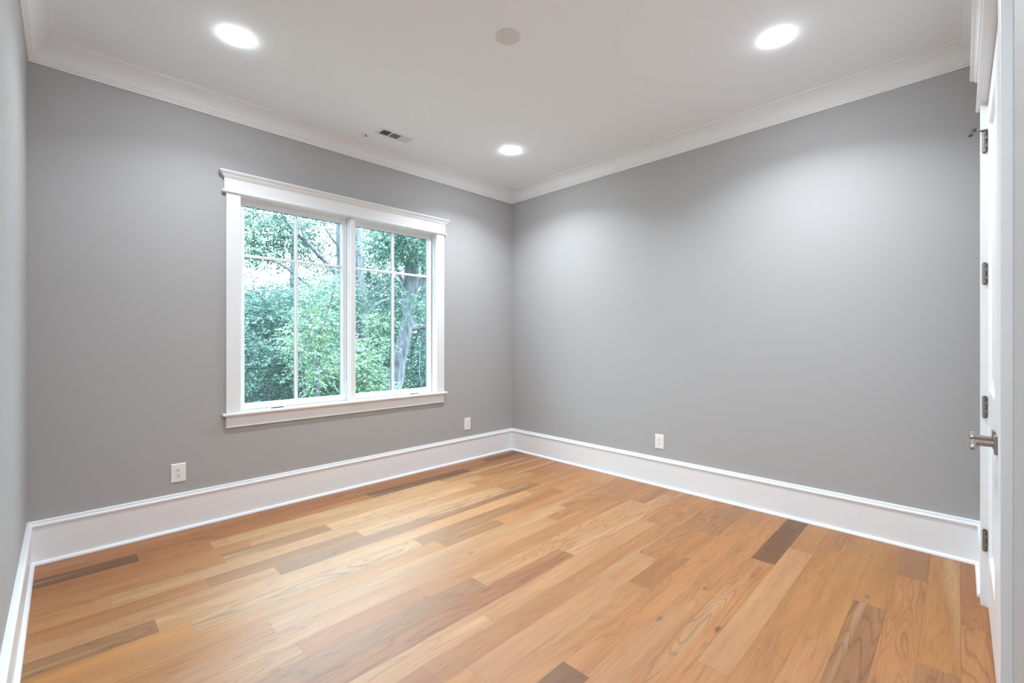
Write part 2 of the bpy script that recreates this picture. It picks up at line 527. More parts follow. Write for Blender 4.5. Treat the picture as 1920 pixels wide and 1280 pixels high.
# jamb lining with stops
jb = boxes([(OX0, CI0+0.002, 0, 0.15, 0.762, 2.36), (CI1-0.002, OX1, 0, 0.15, 0.762, 2.36), (OX0, OX1, 0, 0.15, 2.357, OZ1), (OX0, OX1, 0.06, 0.15, OZ0, 0.770),
            # inner steps
            (CI0, CI0+0.008, 0.018, 0.15, 0.762, 2.357), (CI1-0.008, CI1, 0.018, 0.15, 0.762, 2.357), (CI0, CI1, 0.018, 0.15, 2.348, 2.357)])
obj('jamb', jb, M['trim'], win)
ml = boxes([(-1.974, -1.932, -0.004, 0.15, 0.763, 2.357), (-1.983, -1.928, 0.018, 0.15, 0.763, 2.357)])
obj('mullion', ml, M['trim'], win, bevel=0.0012)
for q, (sx0, sx1) in enumerate(((-2.824, -1.983), (-1.945, -1.092))):
    gx0, gx1 = sx0+0.040, sx1-0.037
    gz0, gz1 = 0.805, 2.314
    fr = boxes([(sx0, gx0, 0.052, 0.095, 0.768, 2.348), (gx1, sx1, 0.052, 0.095, 0.768, 2.348),
                (gx0, gx1, 0.052, 0.095, 0.768, gz0), (gx0, gx1, 0.052, 0.095, gz1, 2.348)])
    s = obj('sash', fr, M['trim'], win, bevel=0.002)
    # glazing bead
    obj('glazing_bead', boxes(frame_boxes(gx0, gx1, gz0, gz1, 0.007, 0.062, 0.077)), M['trim'], s)
    mx = -2.4005 if q == 0 else -1.521
    vm = boxes([(mx-0.0105, mx+0.0105, 0.064, 0.077, gz0, gz1)]); obj('muntin', vm, M['trim'], s, bevel=0.003)
    hm = boxes([(gx0, gx1, 0.0645, 0.077, 1.918, 1.939)]); obj('muntin', hm, M['trim'], s, bevel=0.003)
    obj('glass', boxes([(gx0-0.003, gx1+0.003, 0.079, 0.082, gz0-0.003, gz1+0.003)]), M['glass'], s)
    ex = frame_boxes(gx0+0.002, gx1-0.0, gz0+0.001, gz1, 0.004, 0.0835, 0.108)
    ex += [(mx-0.0095, mx+0.0095, 0.0835, 0.103, gz0, gz1), (gx0, gx1, 0.0835, 0.100, 1.920, 1.937)]
    ex += frame_boxes(sx0, sx1, 0.768, 2.348, 0.040, 0.0955, 0.108)
    obj('exterior_cladding', boxes(ex), M['clad'], s)
    hx = -2.560 if q == 0 else -1.325
    # folding crank: low rounded cover with folded arm
    prof = []
    for i in range(13):
        t = i/12.0
        prof.append((hx-0.058+0.116*t, 0.030*math.sin(math.pi*t)**0.55 + 0.004 + 0.004*math.sin(3*math.pi*t)))
    ring0 = [(x, 0.020, 0.763+z) for x, z in prof] + [(hx+0.058, 0.020, 0.763), (hx-0.058, 0.020, 0.763)]
    ring1 = [(x, 0.051, 0.763+z*1.12) for x, z in prof] + [(hx+0.058, 0.051, 0.763), (hx-0.058, 0.051, 0.763)]
    c = obj('crank_cover', loft([ring0, ring1], close_profile=True), M['plastic'], win)
    cr = bmesh.new()
    box(cr, hx-0.050, hx+0.040, 0.010, 0.019, 0.773, 0.783)
    cyl(cr, (hx+0.036, 0.014, 0.770), (hx+0.036, 0.014, 0.790), 0.006)
    obj('crank_arm', cr, M['plastic'], c, bevel=0.002)
    obj('crank_gap', boxes([(hx-0.045, hx+0.050, 0.012, 0.021, 0.764, 0.7665)]), M['dark'], c)
lk = bmesh.new()
box(lk, -1.994, -1.984, 0.040, 0.052, 0.845, 0.925)
cyl(lk, (-1.989, 0.043, 0.86), (-1.989, 0.030, 0.915), 0.004)
obj('lock_lever', lk, M['plastic'], win, bevel=0.002)

# ------------------------------------------------------------------ closet doors (front wall frame)
def at_front(o):
    o.location = FO; o.rotation_euler = (0, 0, DEL); return o
cas = at_front(empty('trim_5'))
tag(cas, 'white door casing with capped header around the closet doors', kind='structure')
KX0, KX1, KI0, KI1 = 1.672, 3.268, 1.765, 3.176
for a, b in ((KX0, KI0), (KI1, KX1)):
    obj('casing', boxes([(a, b, -0.001, 0.022, 0.0, 2.447)]), M['trim'], cas, bevel=0.0015)
def flip(bm):
    for v in bm.verts: v.co.y = -v.co.y
    return bm
obj('head_fillet', flip(wrap(KX0-0.012, KX1+0.012, 0.022, [(0, 2.445), (0.009, 2.446), (0.014, 2.450), (0.015, 2.455), (0.013, 2.460), (0.008, 2.464), (0, 2.465)])), M['trim'], cas)
obj('header_board', boxes([(KX0-0.012, KX1+0.012, -0.001, 0.024, 2.4465, 2.60)]), M['trim'], cas, bevel=0.001)
obj('header_cap', flip(wrap(KX0-0.012, KX1+0.012, 0.024, [(d, z+0.125) for d, z in cap])), M['trim'], cas)
obj('jamb', boxes([(DX0, KI0+0.004, -0.14, 0.0, 0, 2.447), (KI1-0.004, DX1, -0.14, 0.0, 0, 2.447), (DX0, DX1, -0.14, 0.0, 2.445, DZ),
                   (KI0, KI0+0.018, -0.14, -0.048, 0, 2.445), (KI1-0.018, KI1, -0.14, -0.048, 0, 2.445), (KI0, KI1, -0.14, -0.048, 2.43, 2.445)]), M['trim'], cas)

def leaf(name, label, x0, x1, hinge_x, lever_x, sgn, stop):
    d = at_front(empty(name))
    tag(d, label, kind='structure')
    y1, y0 = -0.003, -0.043
    z0, z1 = 0.012, 2.441
    sw = 0.112
    zs = [(0.275, 0.86), (1.06, z1-0.135)]
    bl = [(x0, x0+sw, y0, y1, z0, z1), (x1-sw, x1, y0, y1, z0, z1), (x0+sw, x1-sw, y0, y1, z0, zs[0][0]),
          (x0+sw, x1-sw, y0, y1, zs[0][1], zs[1][0]), (x0+sw, x1-sw, y0, y1, zs[1][1], z1)]
    obj('door_frame', boxes(bl), M['trim'], d)
    for a, b in zs:
        bmp = bmesh.new()
        xa, xb = x0+sw, x1-sw
        def rect(i, y): return [bmp.verts.new(p) for p in ((xa+i, y, a+i), (xb-i, y, a+i), (xb-i, y, b-i), (xa+i, y, b-i))]
        rs = [rect(0, y1), rect(0.004, y1-0.003), rect(0.012, y1-0.010), rect(0.014, y1-0.013), rect(0.05, y1-0.013), rect(0.062, y1-0.007)]
        for r1_, r2_ in zip(rs[:-1], rs[1:]):
            for i in range(4):
                j = (i+1) % 4
                bmp.faces.new((r1_[i], r1_[j], r2_[j], r2_[i]))
        bmp.faces.new(rs[-1])
        back = [bmp.verts.new(p) for p in ((xa, y0+0.01, a), (xb, y0+0.01, a), (xb, y0+0.01, b), (xa, y0+0.01, b))]
        bmp.faces.new(back[::-1])
        for i in range(4):
            j = (i+1) % 4
            bmp.faces.new((rs[0][i], rs[0][j], back[j], back[i]))
        obj('panel', bmp, M['trim'], d)
    # hinges
    for hz in (0.324, 0.970, 1.617, 2.256):
        hb = bmesh.new()
        hl = 0.100; yy = 0.0085
        for k in range(5):
            za = hz-hl/2 + k*hl/5
            off = 0.0
            cyl(hb, (hinge_x, yy, za+0.0008), (hinge_x, yy, za+hl/5-0.0008), 0.0078, seg=24)
            # knuckle strap back to its leaf (alternates between jamb and door)
            s2 = -1 if (k % 2 == 0) else 1
            box(hb, min(hinge_x, hinge_x+s2*sgn*0.0078), max(hinge_x, hinge_x+s2*sgn*0.0078), -0.004, yy, za+0.0008, za+hl/5-0.0008)
        box(hb, hinge_x-0.012, hinge_x+0.012, -0.0045, -0.0018, hz-hl/2, hz+hl/2)
        h = obj('hinge', hb, M['nickel_dark'], d)
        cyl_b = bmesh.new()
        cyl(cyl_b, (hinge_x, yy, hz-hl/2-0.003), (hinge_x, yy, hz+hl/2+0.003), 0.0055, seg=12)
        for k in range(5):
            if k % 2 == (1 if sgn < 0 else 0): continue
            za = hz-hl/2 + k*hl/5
            box(cyl_b, hinge_x-0.0015, hinge_x+0.0015, -0.004, 0.0045, za+0.001, za+hl/5-0.001)  # dark strip stands in for the shaded gap behind the barrel
        obj('hinge_pin_and_gap_shade', cyl_b, M['dark'], h)
        if stop and hz > 2:
            sb_ = bmesh.new()
            zt = hz+hl/2+0.006
            cyl(sb_, (hinge_x, yy, zt-0.003), (hinge_x, yy, zt+0.003), 0.011, seg=18)
            cyl(sb_, (hinge_x, yy, zt), (hinge_x+0.012*-sgn, 0.062, zt-0.004), 0.0032, seg=10)
            cyl(sb_, (hinge_x, yy, zt), (hinge_x-0.035*-sgn, 0.045, zt), 0.0032, seg=10)
            so = obj('hinge_pin_stop', sb_, M['nickel_dark'], d)
            rb = bmesh.new()
            cyl(rb, (hinge_x+0.010*-sgn, 0.052, zt-0.003), (hinge_x+0.016*-sgn, 0.060, zt-0.003), 0.009, seg=16)
            obj('rubber_tip', rb, M['rubber'], so)
            rb = bmesh.new()
            cyl(rb, (hinge_x-0.034*-sgn, 0.040, zt), (hinge_x-0.040*-sgn, 0.050, zt), 0.009, seg=16)
            obj('rubber_tip', rb, M['rubber'], so)
    # lever set
    lz = 0.915
    lv = empty('lever_handle'); lv.parent = d
    obj('rose', boxes([(lever_x-0.0325, lever_x+0.0325, -0.003, 0.006, lz-0.0325, lz+0.0325)]), M['nickel'], lv, bevel=0.0012)
    bm_ = bmesh.new()
    cyl(bm_, (lever_x, 0.005, lz), (lever_x, 0.058, lz), 0.0105, seg=24)
    obj('stem', bm_, M['nickel'], lv, smooth=False)
    bm_ = bmesh.new()
    xg = lever_x - sgn*0.118
    # bent bar: short radius then the grip, with a rounded end
    pts = [Vector((lever_x+sgn*0.009, 0.058, lz)), Vector((lever_x-sgn*0.02, 0.059, lz)), Vector((lever_x-sgn*0.07, 0.060, lz)), Vector((xg, 0.060, lz))]
    for p, q in zip(pts[:-1], pts[1:]): cyl(bm_, p, q, 0.0100, seg=24)
    bmesh.ops.create_uvsphere(bm_, u_segments=20, v_segments=10, radius=0.0100, matrix=Matrix.Translation(pts[-1]))
    bmesh.ops.create_uvsphere(bm_, u_segments=20, v_segments=10, radius=0.0105, matrix=Matrix.Translation(pts[0]))
    obj('grip', bm_, M['nickel'], lv, smooth=True)
    return d
leaf('door_1', 'far leaf of the white two-panel closet doors, hinged beside the right wall', 2.472, 3.173, KI1-0.001, 2.532, -1, True)
leaf('door_2', 'near leaf of the white two-panel closet doors', 1.768, 2.469, KI0+0.001, 2.409, 1, False)

# ------------------------------------------------------------------ wall outlets
def outlet(label, loc, rz):
    o = empty('wall_outlet', loc, rz)
    tag(o, label, 'outlet', 'duplex wall outlets near the floor')
    W, H = 0.0415, 0.0625
    bm = bmesh.new()
    rings = [[(sx*(W-i), y, sz*(H-i)) for sx, sz in ((-1, -1), (1, -1), (1, 1), (-1, 1))] for i, y in ((0, 0.0), (0, -0.0025), (0.0035, -0.0058))]
    bm = loft(rings, close_profile=True)
    pl = obj('cover_plate', bm, M['plastic'], o)
    for zc in (0.0195, -0.0195):
        bm = bmesh.new()
        pts = []
        for i in range(28):
            a = 2*math.pi*i/28
            x, z = 0.0172*math.cos(a), 0.0172*math.sin(a)
            pts.append((max(-0.0168, min(0.0168, x*1.05)), max(-0.0135, min(0.0135, z))))
        bm = loft([[(x, -0.0050, zc+z) for x, z in pts], [(x, -0.0072, zc+z) for x, z in pts]], close_profile=True)
        r_ = obj('receptacle', bm, M['plastic'], o)
        sl = bmesh.new()
        box(sl, -0.0078, -0.0052, -0.0076, -0.0068, zc-0.001, zc+0.0085)
        box(sl, 0.0052, 0.0078, -0.0076, -0.0068, zc+0.000, zc+0.0080)
        cyl(sl, (0, -0.0068, zc-0.0072), (0, -0.0076, zc-0.0072), 0.0030, seg=14)
        obj('slots', sl, M['dark'], r_)
    sc = bmesh.new(); cyl(sc, (0, -0.0055, 0), (0, -0.0066, 0), 0.0035, seg=14)
    obj('screw', sc, M['plastic'], o)
outlet('white wall outlet left of the window near the left wall', (-3.192, 0.0, 0.391), 0)
outlet('white wall outlet right of the window close to the corner', (-0.671, 0.0, 0.391), 0)
outlet('white wall outlet on the right wall above the baseboard', (0.0, -1.860, 0.393), R(-90))

# ------------------------------------------------------------------ ceiling fixtures
def downlight(loc, label, first=[None]):
    if first[0] is None:
        o = empty('recessed_downlight', loc)
        tr = obj('trim_ring', lathe([(0.0605, -0.0008), (0.062, -0.0016), (0.0655, -0.0016), (0.0675, -0.0008), (0.068, 0.0)]), M['ring'], o, smooth=True)
        ln = obj('lens', lathe([(0.0600, -0.001), (0.0595, -0.0034), (0.056, -0.0060), (0.047, -0.0076), (0.03, -0.0088), (0.0, -0.009)]), M['lens'], o, smooth=True)
        first[0] = o
    else:
        src = first[0]
        o = src.copy(); COL.objects.link(o); o.location = loc
        for ch in list(src.children):
            c = ch.copy(); COL.objects.link(c); c.parent = o
    ld = bpy.data.lights.new('downlight_beam', 'AREA')
    ld.shape = 'DISK'; ld.size = 0.105; ld.energy = BEAM; ld.spread = R(132); ld.color = (0.92, 0.985, 1.06)
    lo = bpy.data.objects.new('downlight_beam', ld); COL.objects.link(lo); lo.parent = o; lo.location = (0, 0, -0.010)
    tag(o, label, 'ceiling light', 'recessed ceiling downlights')
downlight((-3.045, -0.849, CEIL), 'lit recessed downlight in the ceiling, leftmost, near the left wall')
downlight((-0.855, -3.012, CEIL), 'lit recessed downlight in the ceiling nearest the closet doors')
downlight((-0.842, -0.841, CEIL), 'lit recessed downlight in the ceiling nearest the far corner')
downlight((-3.045, -3.012, CEIL), 'lit recessed downlight in the ceiling above the camera corner')

cov = obj('ceiling_cover_plate', lathe([(0.0, -0.006), (0.062, -0.006), (0.068, -0.0052), (0.0705, -0.003), (0.071, 0.0)]), M['cover'], None, smooth=False)
cov.location = (-1.951, -1.938, CEIL)
tag(cov, 'blank round off-white cover plate in the middle of the ceiling', 'cover plate')

sp = empty('fire_sprinkler', (-1.937, -0.205, CEIL))
tag(sp, 'small round white fire sprinkler in the ceiling left of the air vent', 'sprinkler')
obj('escutcheon', lathe([(0.012, -0.001), (0.016, -0.005), (0.034, -0.003), (0.038, 0.0)]), M['plastic'], sp, smooth=True)
bm = bmesh.new()
cyl(bm, (0, 0, 0), (0, 0, -0.010), 0.006, seg=12)
cyl(bm, (0, 0, -0.010), (0, 0, -0.0125), 0.008, seg=12)
obj('sprinkler_head', bm, M['nickel_dark'], sp)

vt = empty('air_vent', (-1.755, -0.368, CEIL))
tag(vt, 'white rectangular ceiling air register with three louvre banks', 'vent')
VW, VH = 0.152, 0.064
bm = bmesh.new()
# face plate frame with bevelled rim, three openings
xs = [-0.128, -0.048, -0.040, 0.040, 0.048, 0.128]
fr = [(-VW, xs[0], -VH, VH, -0.007, 0.0), (xs[5], VW, -VH, VH, -0.007, 0.0), (xs[0], xs[5], -VH, -0.044, -0.007, 0.0), (xs[0], xs[5], 0.044, VH, -0.007, 0.0),
      (xs[1], xs[2], -0.044, 0.044, -0.007, 0.0), (xs[3], xs[4], -0.044, 0.044, -0.007, 0.0)]
obj('face_plate', boxes(fr), M['plastic'], vt, bevel=0.0015)
obj('duct_shade', boxes([(xs[0]+0.001, xs[5]-0.001, -0.043, 0.043, -0.0008, -0.0003)]), M['dark'], vt)  # flat dark sheet standing in for the shade inside the opening
def slat(cx, cy, along_x, L, tilt, wd=0.013):
    bm = bmesh.new()
    t = 0.0009
    box(bm, -wd/2, wd/2, -L/2, L/2, -t/2, t/2)
    bmesh.ops.rotate(bm, verts=bm.verts, matrix=Matrix.Rotation(tilt, 3, 'Y'))
    if along_x: bmesh.ops.rotate(bm, verts=bm.verts, matrix=Matrix.Rotation(R(90), 3, 'Z'))
    bmesh.ops.translate(bm, verts=bm.verts, vec=(cx, cy, -0.0055))
    return bm
def bank(specs):
    out = bmesh.new()
    for s in specs:
        b = slat(*s)
        me = bpy.data.meshes.new('tmp'); b.to_mesh(me); b.free(); out.from_mesh(me); bpy.data.meshes.remove(me)
    return out
obj('louvre_bank', bank([(xs[0]+0.009+i*0.0125, 0, False, 0.088, R(-38)) for i in range(6)]), M['plastic'], vt)
obj('louvre_bank', bank([(0, -0.038+i*0.0108, True, 0.080, R(-42), 0.0085) for i in range(8)]), M['plastic'], vt)
obj('louvre_bank', bank([(xs[4]+0.009+i*0.0125, 0, False, 0.088, R(35)) for i in range(6)]), M['plastic'], vt)

# ------------------------------------------------------------------ outdoors
CAM = Vector((-3.744, -3.780, 1.30))
FWD = Vector((math.cos(R(45.24)), math.sin(R(45.24)), 0)); RGT = Vector((FWD.y, -FWD.x, 0))
def px(x, y, Y):
    """world point at depth plane y=Y behind the window, seen at picture position x, y"""
    d = FWD + RGT*((x-960)/847.0) + Vector((0, 0, (635.2-y)/847.0))
    return CAM + d*((Y-CAM.y)/d.y)

def tube(pts, radii, seg=10):
    bm = bmesh.new()
    pts = [Vector(p) for p in pts]
    # resample with smoothing
    P, Q = [], []
    for i in range(len(pts)-1):
        p0 = pts[max(i-1, 0)]; p1 = pts[i]; p2 = pts[i+1]; p3 = pts[min(i+2, len(pts)-1)]
        for k in range(5):
            t = k/5.0
            P.append(0.5*((2*p1)+(p2-p0)*t+(2*p0-5*p1+4*p2-p3)*t*t+(3*p1-p0-3*p2+p3)*t**3)); Q.append(radii[i]*(1-t)+radii[i+1]*t)
    P.append(pts[-1]); Q.append(radii[-1])
    prev = None; a = None
    for i, (p, r) in enumerate(zip(P, Q)):
        d = (P[min(i+1, len(P)-1)]-P[max(i-1, 0)]).normalized()
        if a is None: a = d.orthogonal().normalized()
        a = (a - d*a.dot(d)).normalized(); b = d.cross(a)
        ring = [bm.verts.new(p + (a*math.cos(2*math.pi*j/seg)+b*math.sin(2*math.pi*j/seg))*r*(1+0.06*math.sin(j*2.3+i))) for j in range(seg)]
        if prev:
            for j in range(seg):
                bm.faces.new((prev[j], prev[(j+1) % seg], ring[(j+1) % seg], ring[j]))
        else: bm.faces.new(ring[::-1])
        prev = ring
    bm.faces.new(prev)
    return bm

def merge(bms):
    out = bmesh.new()
    for b in bms:
        me = bpy.data.meshes.new('tmp'); b.to_mesh(me); b.free(); out.from_mesh(me); bpy.data.meshes.remove(me)
    return out

def leaves(name, blobs, n, size, mat, seed, parent, droop=0.5):
    """blobs: (centre, (rx, ry, rz), weight). Leaves sit in sprays of small twigs inside the blobs."""
    rg = np.random.RandomState(seed)
    n = int(n*1.9); size = size*0.72
    wts = np.array([b[2] for b in blobs], float); wts /= wts.sum()
    ntw = n//9
    idx = rg.choice(len(blobs), ntw, p=wts)
    C = np.array([list(b[0]) for b in blobs])[idx]; RR = np.array([b[1] for b in blobs])[idx]
    d = rg.normal(size=(ntw, 3)); d /= np.linalg.norm(d, axis=1)[:, None]
    rad = rg.uniform(0.15, 1, ntw)**0.5
    tw = C + d*RR*rad[:, None]
    tdir = d*0.8 + rg.normal(size=(ntw, 3))*0.6; tdir[:, 2] *= 0.5; tdir[:, 2] -= 0.15
    tdir /= np.linalg.norm(tdir, axis=1)[:, None]
    per = 9
    t = (np.tile(np.arange(per), ntw)/per)[:, None]
    base = np.repeat(tw, per, 0) + np.repeat(tdir, per, 0)*t*size*5.0
    side = np.cross(np.repeat(tdir, per, 0), [0, 0, 1.0]); side /= (np.linalg.norm(side, axis=1)[:, None]+1e-6)
    sg = np.where(np.arange(len(base)) % 2 == 0, 1.0, -1.0)[:, None]
    ld = np.repeat(tdir, per, 0)*0.7 + side*sg*0.8 + rg.normal(size=base.shape)*0.3
    ld[:, 2] -= droop*rg.uniform(0, 1, len(base))
    ld /= np.linalg.norm(ld, axis=1)[:, None]
    up = rg.normal(size=base.shape)*0.55 + [0, -0.25, 1.0]
    wv = np.cross(ld, up); wv /= (np.linalg.norm(wv, axis=1)[:, None]+1e-6)
    nv = np.cross(wv, ld)
    s = (size*rg.uniform(0.6, 1.3, len(base)))[:, None]
    p0 = base; p1 = base+ld*s*0.45+wv*s*0.24-nv*s*0.03; p2 = base+ld*s; p3 = base+ld*s*0.45-wv*s*0.24-nv*s*0.03
    V = np.stack([p0, p1, p2, p3], 1).reshape(-1, 3)
    m = len(base)
    me = bpy.data.meshes.new(name)
    me.vertices.add(m*4); me.vertices.foreach_set('co', V.ravel())
    me.loops.add(m*4); me.loops.foreach_set('vertex_index', np.arange(m*4, dtype=np.int32))
    me.polygons.add(m)
    me.polygons.foreach_set('loop_start', np.arange(0, m*4, 4, dtype=np.int32))
    me.polygons.foreach_set('loop_total', np.full(m, 4, dtype=np.int32))
    me.update(calc_edges=True)
    at = me.attributes.new('rnd', 'FLOAT', 'FACE')
    tv = np.repeat(rg.uniform(0, 1, ntw), per)*0.6 + rg.uniform(0, 1, m)*0.4
    at.data.foreach_set('value', tv.astype(np.float32))
    me.materials.append(mat)
    o = bpy.data.objects.new(name, me); COL.objects.link(o); o.parent = parent
    return o

GZ = -1.1
bm = bmesh.new()
gx = np.linspace(-14, 26, 33); gy = np.linspace(0.3, 34, 28)
rg = random.Random(3)
grid = [[bm.verts.new((x, y, GZ + (0 if y < 2 else 0.12*math.sin(x*0.9+y*0.5)+0.1*rg.uniform(-1, 1)))) for x in gx] for y in gy]
for i in range(len(gy)-1):
    for j in range(len(gx)-1):
        bm.faces.new((grid[i][j], grid[i][j+1], grid[i+1][j+1], grid[i+1][j]))
tag(obj('ground', bm, M['soil'], smooth=True), 'leafy woodland ground outside the window', kind='structure')

def tree(name, label, cat, trunk, limbs, blobs, n, size, mat, seed, droop=0.5, group=None):
    base_ = Vector(trunk[0][0])
    t = empty(name, (0, 0, 0))
    tag(t, label, cat, group)
    tb = [tube([p for p, r in trunk], [r for p, r in trunk], 14)]
    obj('trunk' if name == 'tree' else 'stem', merge(tb), M['bark'], t, smooth=True)
    for lb in limbs:
        obj('branch', tube([p for p, r in lb], [r for p, r in lb], 8), M['bark'], t, smooth=True)
    if n: leaves('foliage', blobs, n, size, mat, seed, t, droop)
    return t

def G(x, Y):       # ground point below picture column x at depth Y
    p = px(x, 635, Y); return Vector((p.x, p.y, GZ-0.15))

def B(x, y, Y, r, w=1.0):
    if isinstance(r, (int, float)): r = (r, r, r*0.8)
    return (px(x, y, Y), r, w)

# 1 forked tree behind the right pane
Y = 6.0
tree('tree', 'grey forked tree trunk behind the right window panes', 'tree',
     [(G(735, Y), 0.24), (px(738, 735, Y), 0.20), (px(747, 680, Y), 0.185), (px(757, 640, Y), 0.165), (px(765, 600, Y), 0.15), (px(768, 560, Y), 0.17), (px(772, 520, Y), 0.19), (px(768, 480, Y), 0.16), (px(757, 420, Y), 0.13), (px(748, 330, Y), 0.10), (px(744, 200, Y), 0.05)],
     [[(px(764, 618, Y), 0.09), (px(785, 612, Y-0.1), 0.075), (px(805, 612, Y-0.3), 0.06), (px(860, 590, Y-0.6), 0.04)],
      [(px(772, 545, Y), 0.10), (px(790, 525, Y), 0.08), (px(812, 505, Y), 0.07), (px(860, 450, Y), 0.04)],
      [(px(765, 540, Y), 0.05), (px(748, 515, Y), 0.04), (px(735, 480, Y), 0.03), (px(715, 430, Y), 0.02)]],
     [B(780, 450, 5.4, (0.9, 0.5, 0.55), 1.6), B(730, 455, 5.6, (0.55, 0.5, 0.45), 0.8), B(795, 570, 5.1, (0.30, 0.3, 0.30), 0.35), B(800, 400, 5.6, (0.9, 0.5, 0.5), 1.2)], 5200, 0.105, M['leaf'], 11, 0.9)
# 2 slimmer trunk behind the centre
Y = 8.0
tree('tree', 'slim grey tree trunk just right of the window mullion', 'tree',
     [(G(688, Y), 0.2), (px(686, 700, Y), 0.17), (px(681, 630, Y), 0.165), (px(676, 570, Y), 0.16), (px(671, 500, Y), 0.15), (px(667, 420, Y), 0.12), (px(664, 300, Y), 0.06)],
     [[(px(680, 600, Y), 0.05), (px(705, 570, Y), 0.04), (px(730, 560, Y), 0.02)]],
     [B(730, 500, 8.5, (1.0, 0.8, 0.6), 1.2), B(700, 590, 8.6, (0.9, 0.6, 0.6), 1.0), B(740, 440, 9, (1.0, 0.8, 0.5), 0.8), B(695, 470, 9, (0.45, 0.5, 0.35), 0.3)], 4200, 0.12, M['leaf_dark'], 12, 0.5)
# 3 pale trunk with long slanting limbs, seen through the left sash
Y = 7.9
tree('tree', 'pale straight tree trunk at the upper right of the left sash with slanting limbs', 'tree',
     [(G(648, Y), 0.18), (px(646, 600, Y), 0.15), (px(641, 480, Y), 0.13), (px(639, 420, Y), 0.12), (px(636, 330, Y), 0.09), (px(634, 200, Y), 0.05)],
     [[(px(645, 545, Y), 0.068), (px(625, 505, Y), 0.062), (px(600, 480, Y), 0.059), (px(570, 448, Y), 0.053), (px(545, 425, Y), 0.043), (px(520, 385, Y), 0.031), (px(500, 340, Y), 0.019)],
      [(px(646, 620, Y), 0.056), (px(612, 590, Y), 0.046), (px(590, 545, Y), 0.043), (px(560, 520, Y), 0.037), (px(530, 497, Y), 0.028), (px(500, 485, Y), 0.019)],
      [(px(640, 465, Y), 0.037), (px(625, 450, Y), 0.031), (px(612, 430, Y), 0.022), (px(600, 400, Y), 0.012)],
      [(px(578, 462, Y), 0.031), (px(566, 430, Y), 0.019), (px(560, 395, Y), 0.012)]],
     [B(480, 430, 8.3, (1.0, 0.6, 0.42), 1.3), B(540, 440, 8.5, (0.7, 0.6, 0.45), 1.0), B(490, 400, 8.6, (0.7, 0.6, 0.28), 0.7), B(590, 440, 9.0, (0.6, 0.5, 0.5), 0.7), B(525, 475, 8.5, (0.9, 0.6, 0.25), 0.8),
      B(585, 405, 9.0, (0.5, 0.5, 0.3), 0.5), B(465, 465, 8.3, (0.7, 0.5, 0.3), 0.6), B(610, 490, 9.0, (0.7, 0.5, 0.35), 0.6), B(480, 340, 8.5, (1.4, 0.8, 0.5), 0.5), B(580, 340, 9, (1.4, 0.8, 0.5), 0.5)], 5000, 0.125, M['leaf'], 13, 0.6)
# 4 leafy sapling in front, centre of the left sash
tree('sapling', 'leafy pale green sapling close outside the left sash', 'sapling',
     [(G(600, 4.0), 0.05), (px(596, 700, 4.0), 0.035), (px(604, 620, 4.0), 0.028), (px(625, 545, 4.0), 0.018), (px(630, 500, 4.0), 0.01)],
     [[(px(600, 650, 4.0), 0.016), (px(585, 610, 3.9), 0.010), (px(575, 580, 3.9), 0.005)], [(px(603, 625, 4.0), 0.016), (px(625, 600, 4.0), 0.010), (px(640, 590, 4.0), 0.005)]],
     [B(618, 545, 4.0, (0.35, 0.35, 0.42), 1.0), B(600, 600, 3.9, (0.38, 0.35, 0.34), 0.9), B(570, 635, 3.9, (0.35, 0.35, 0.32), 0.7), B(625, 660, 4.0, (0.4, 0.35, 0.4), 0.8), B(590, 700, 3.9, (0.4, 0.35, 0.3), 0.6)], 3600, 0.070, M['leaf_pale'], 14, 0.8)
# 5 shrubs
def shrub(label, blobs, n, size, mat, seed, stems, cat='shrub'):
    t = empty('shrub', (0, 0, 0)); tag(t, label, cat)
    bms = []
    for st_ in stems: bms.append(tube([p for p, r in st_], [r for p, r in st_], 6))
    obj('stem', merge(bms), M['bark'], t, smooth=True)
    leaves('foliage', blobs, n, size, mat, seed, t, 0.5)
shrub('dark green shrub thicket outside the lower left pane',
      [B(490, 620, 6.0, (0.9, 0.7, 0.7), 1.2), B(470, 690, 5.6, (0.9, 0.6, 0.6), 1.2), B(530, 700, 5.8, (0.8, 0.6, 0.6), 1.1), B(460, 560, 6.6, (0.9, 0.6, 0.5), 0.8), B(530, 590, 6.5, (0.7, 0.6, 0.5), 0.9), B(500, 760, 5.3, (0.9, 0.6, 0.4), 0.6)], 11000, 0.085, M['leaf_dark'], 21,
      [[(G(500, 5.6), 0.03), (px(505, 740, 5.4), 0.022), (px(522, 690, 5.3), 0.016), (px(500, 650, 5.3), 0.012), (px(470, 640, 5.3), 0.007)],
       [(G(480, 5.6), 0.03), (px(532, 755, 5.2), 0.016), (px(520, 700, 5.2), 0.012), (px(500, 670, 5.2), 0.008)],
       [(G(520, 5.6), 0.03), (px(560, 730, 5.2), 0.014), (px(530, 690, 5.2), 0.008)]])
shrub('mid green arching shrub outside the lower middle panes',
      [B(580, 690, 5.2, (0.7, 0.6, 0.6), 1.2), B(630, 700, 5.4, (0.7, 0.6, 0.6), 1.1), B(600, 620, 6.2, (0.8, 0.6, 0.5), 0.9), B(560, 570, 7.0, (0.9, 0.6, 0.5), 0.8), B(640, 560, 7.0, (0.8, 0.6, 0.5), 0.8)], 9000, 0.085, M['leaf'], 22,
      [[(G(590, 5.0), 0.025), (px(570, 740, 4.8), 0.015), (px(565, 680, 4.8), 0.010), (px(572, 640, 4.8), 0.006)],
       [(G(610, 5.0), 0.025), (px(580, 745, 4.8), 0.013), (px(570, 700, 4.8), 0.008)]])
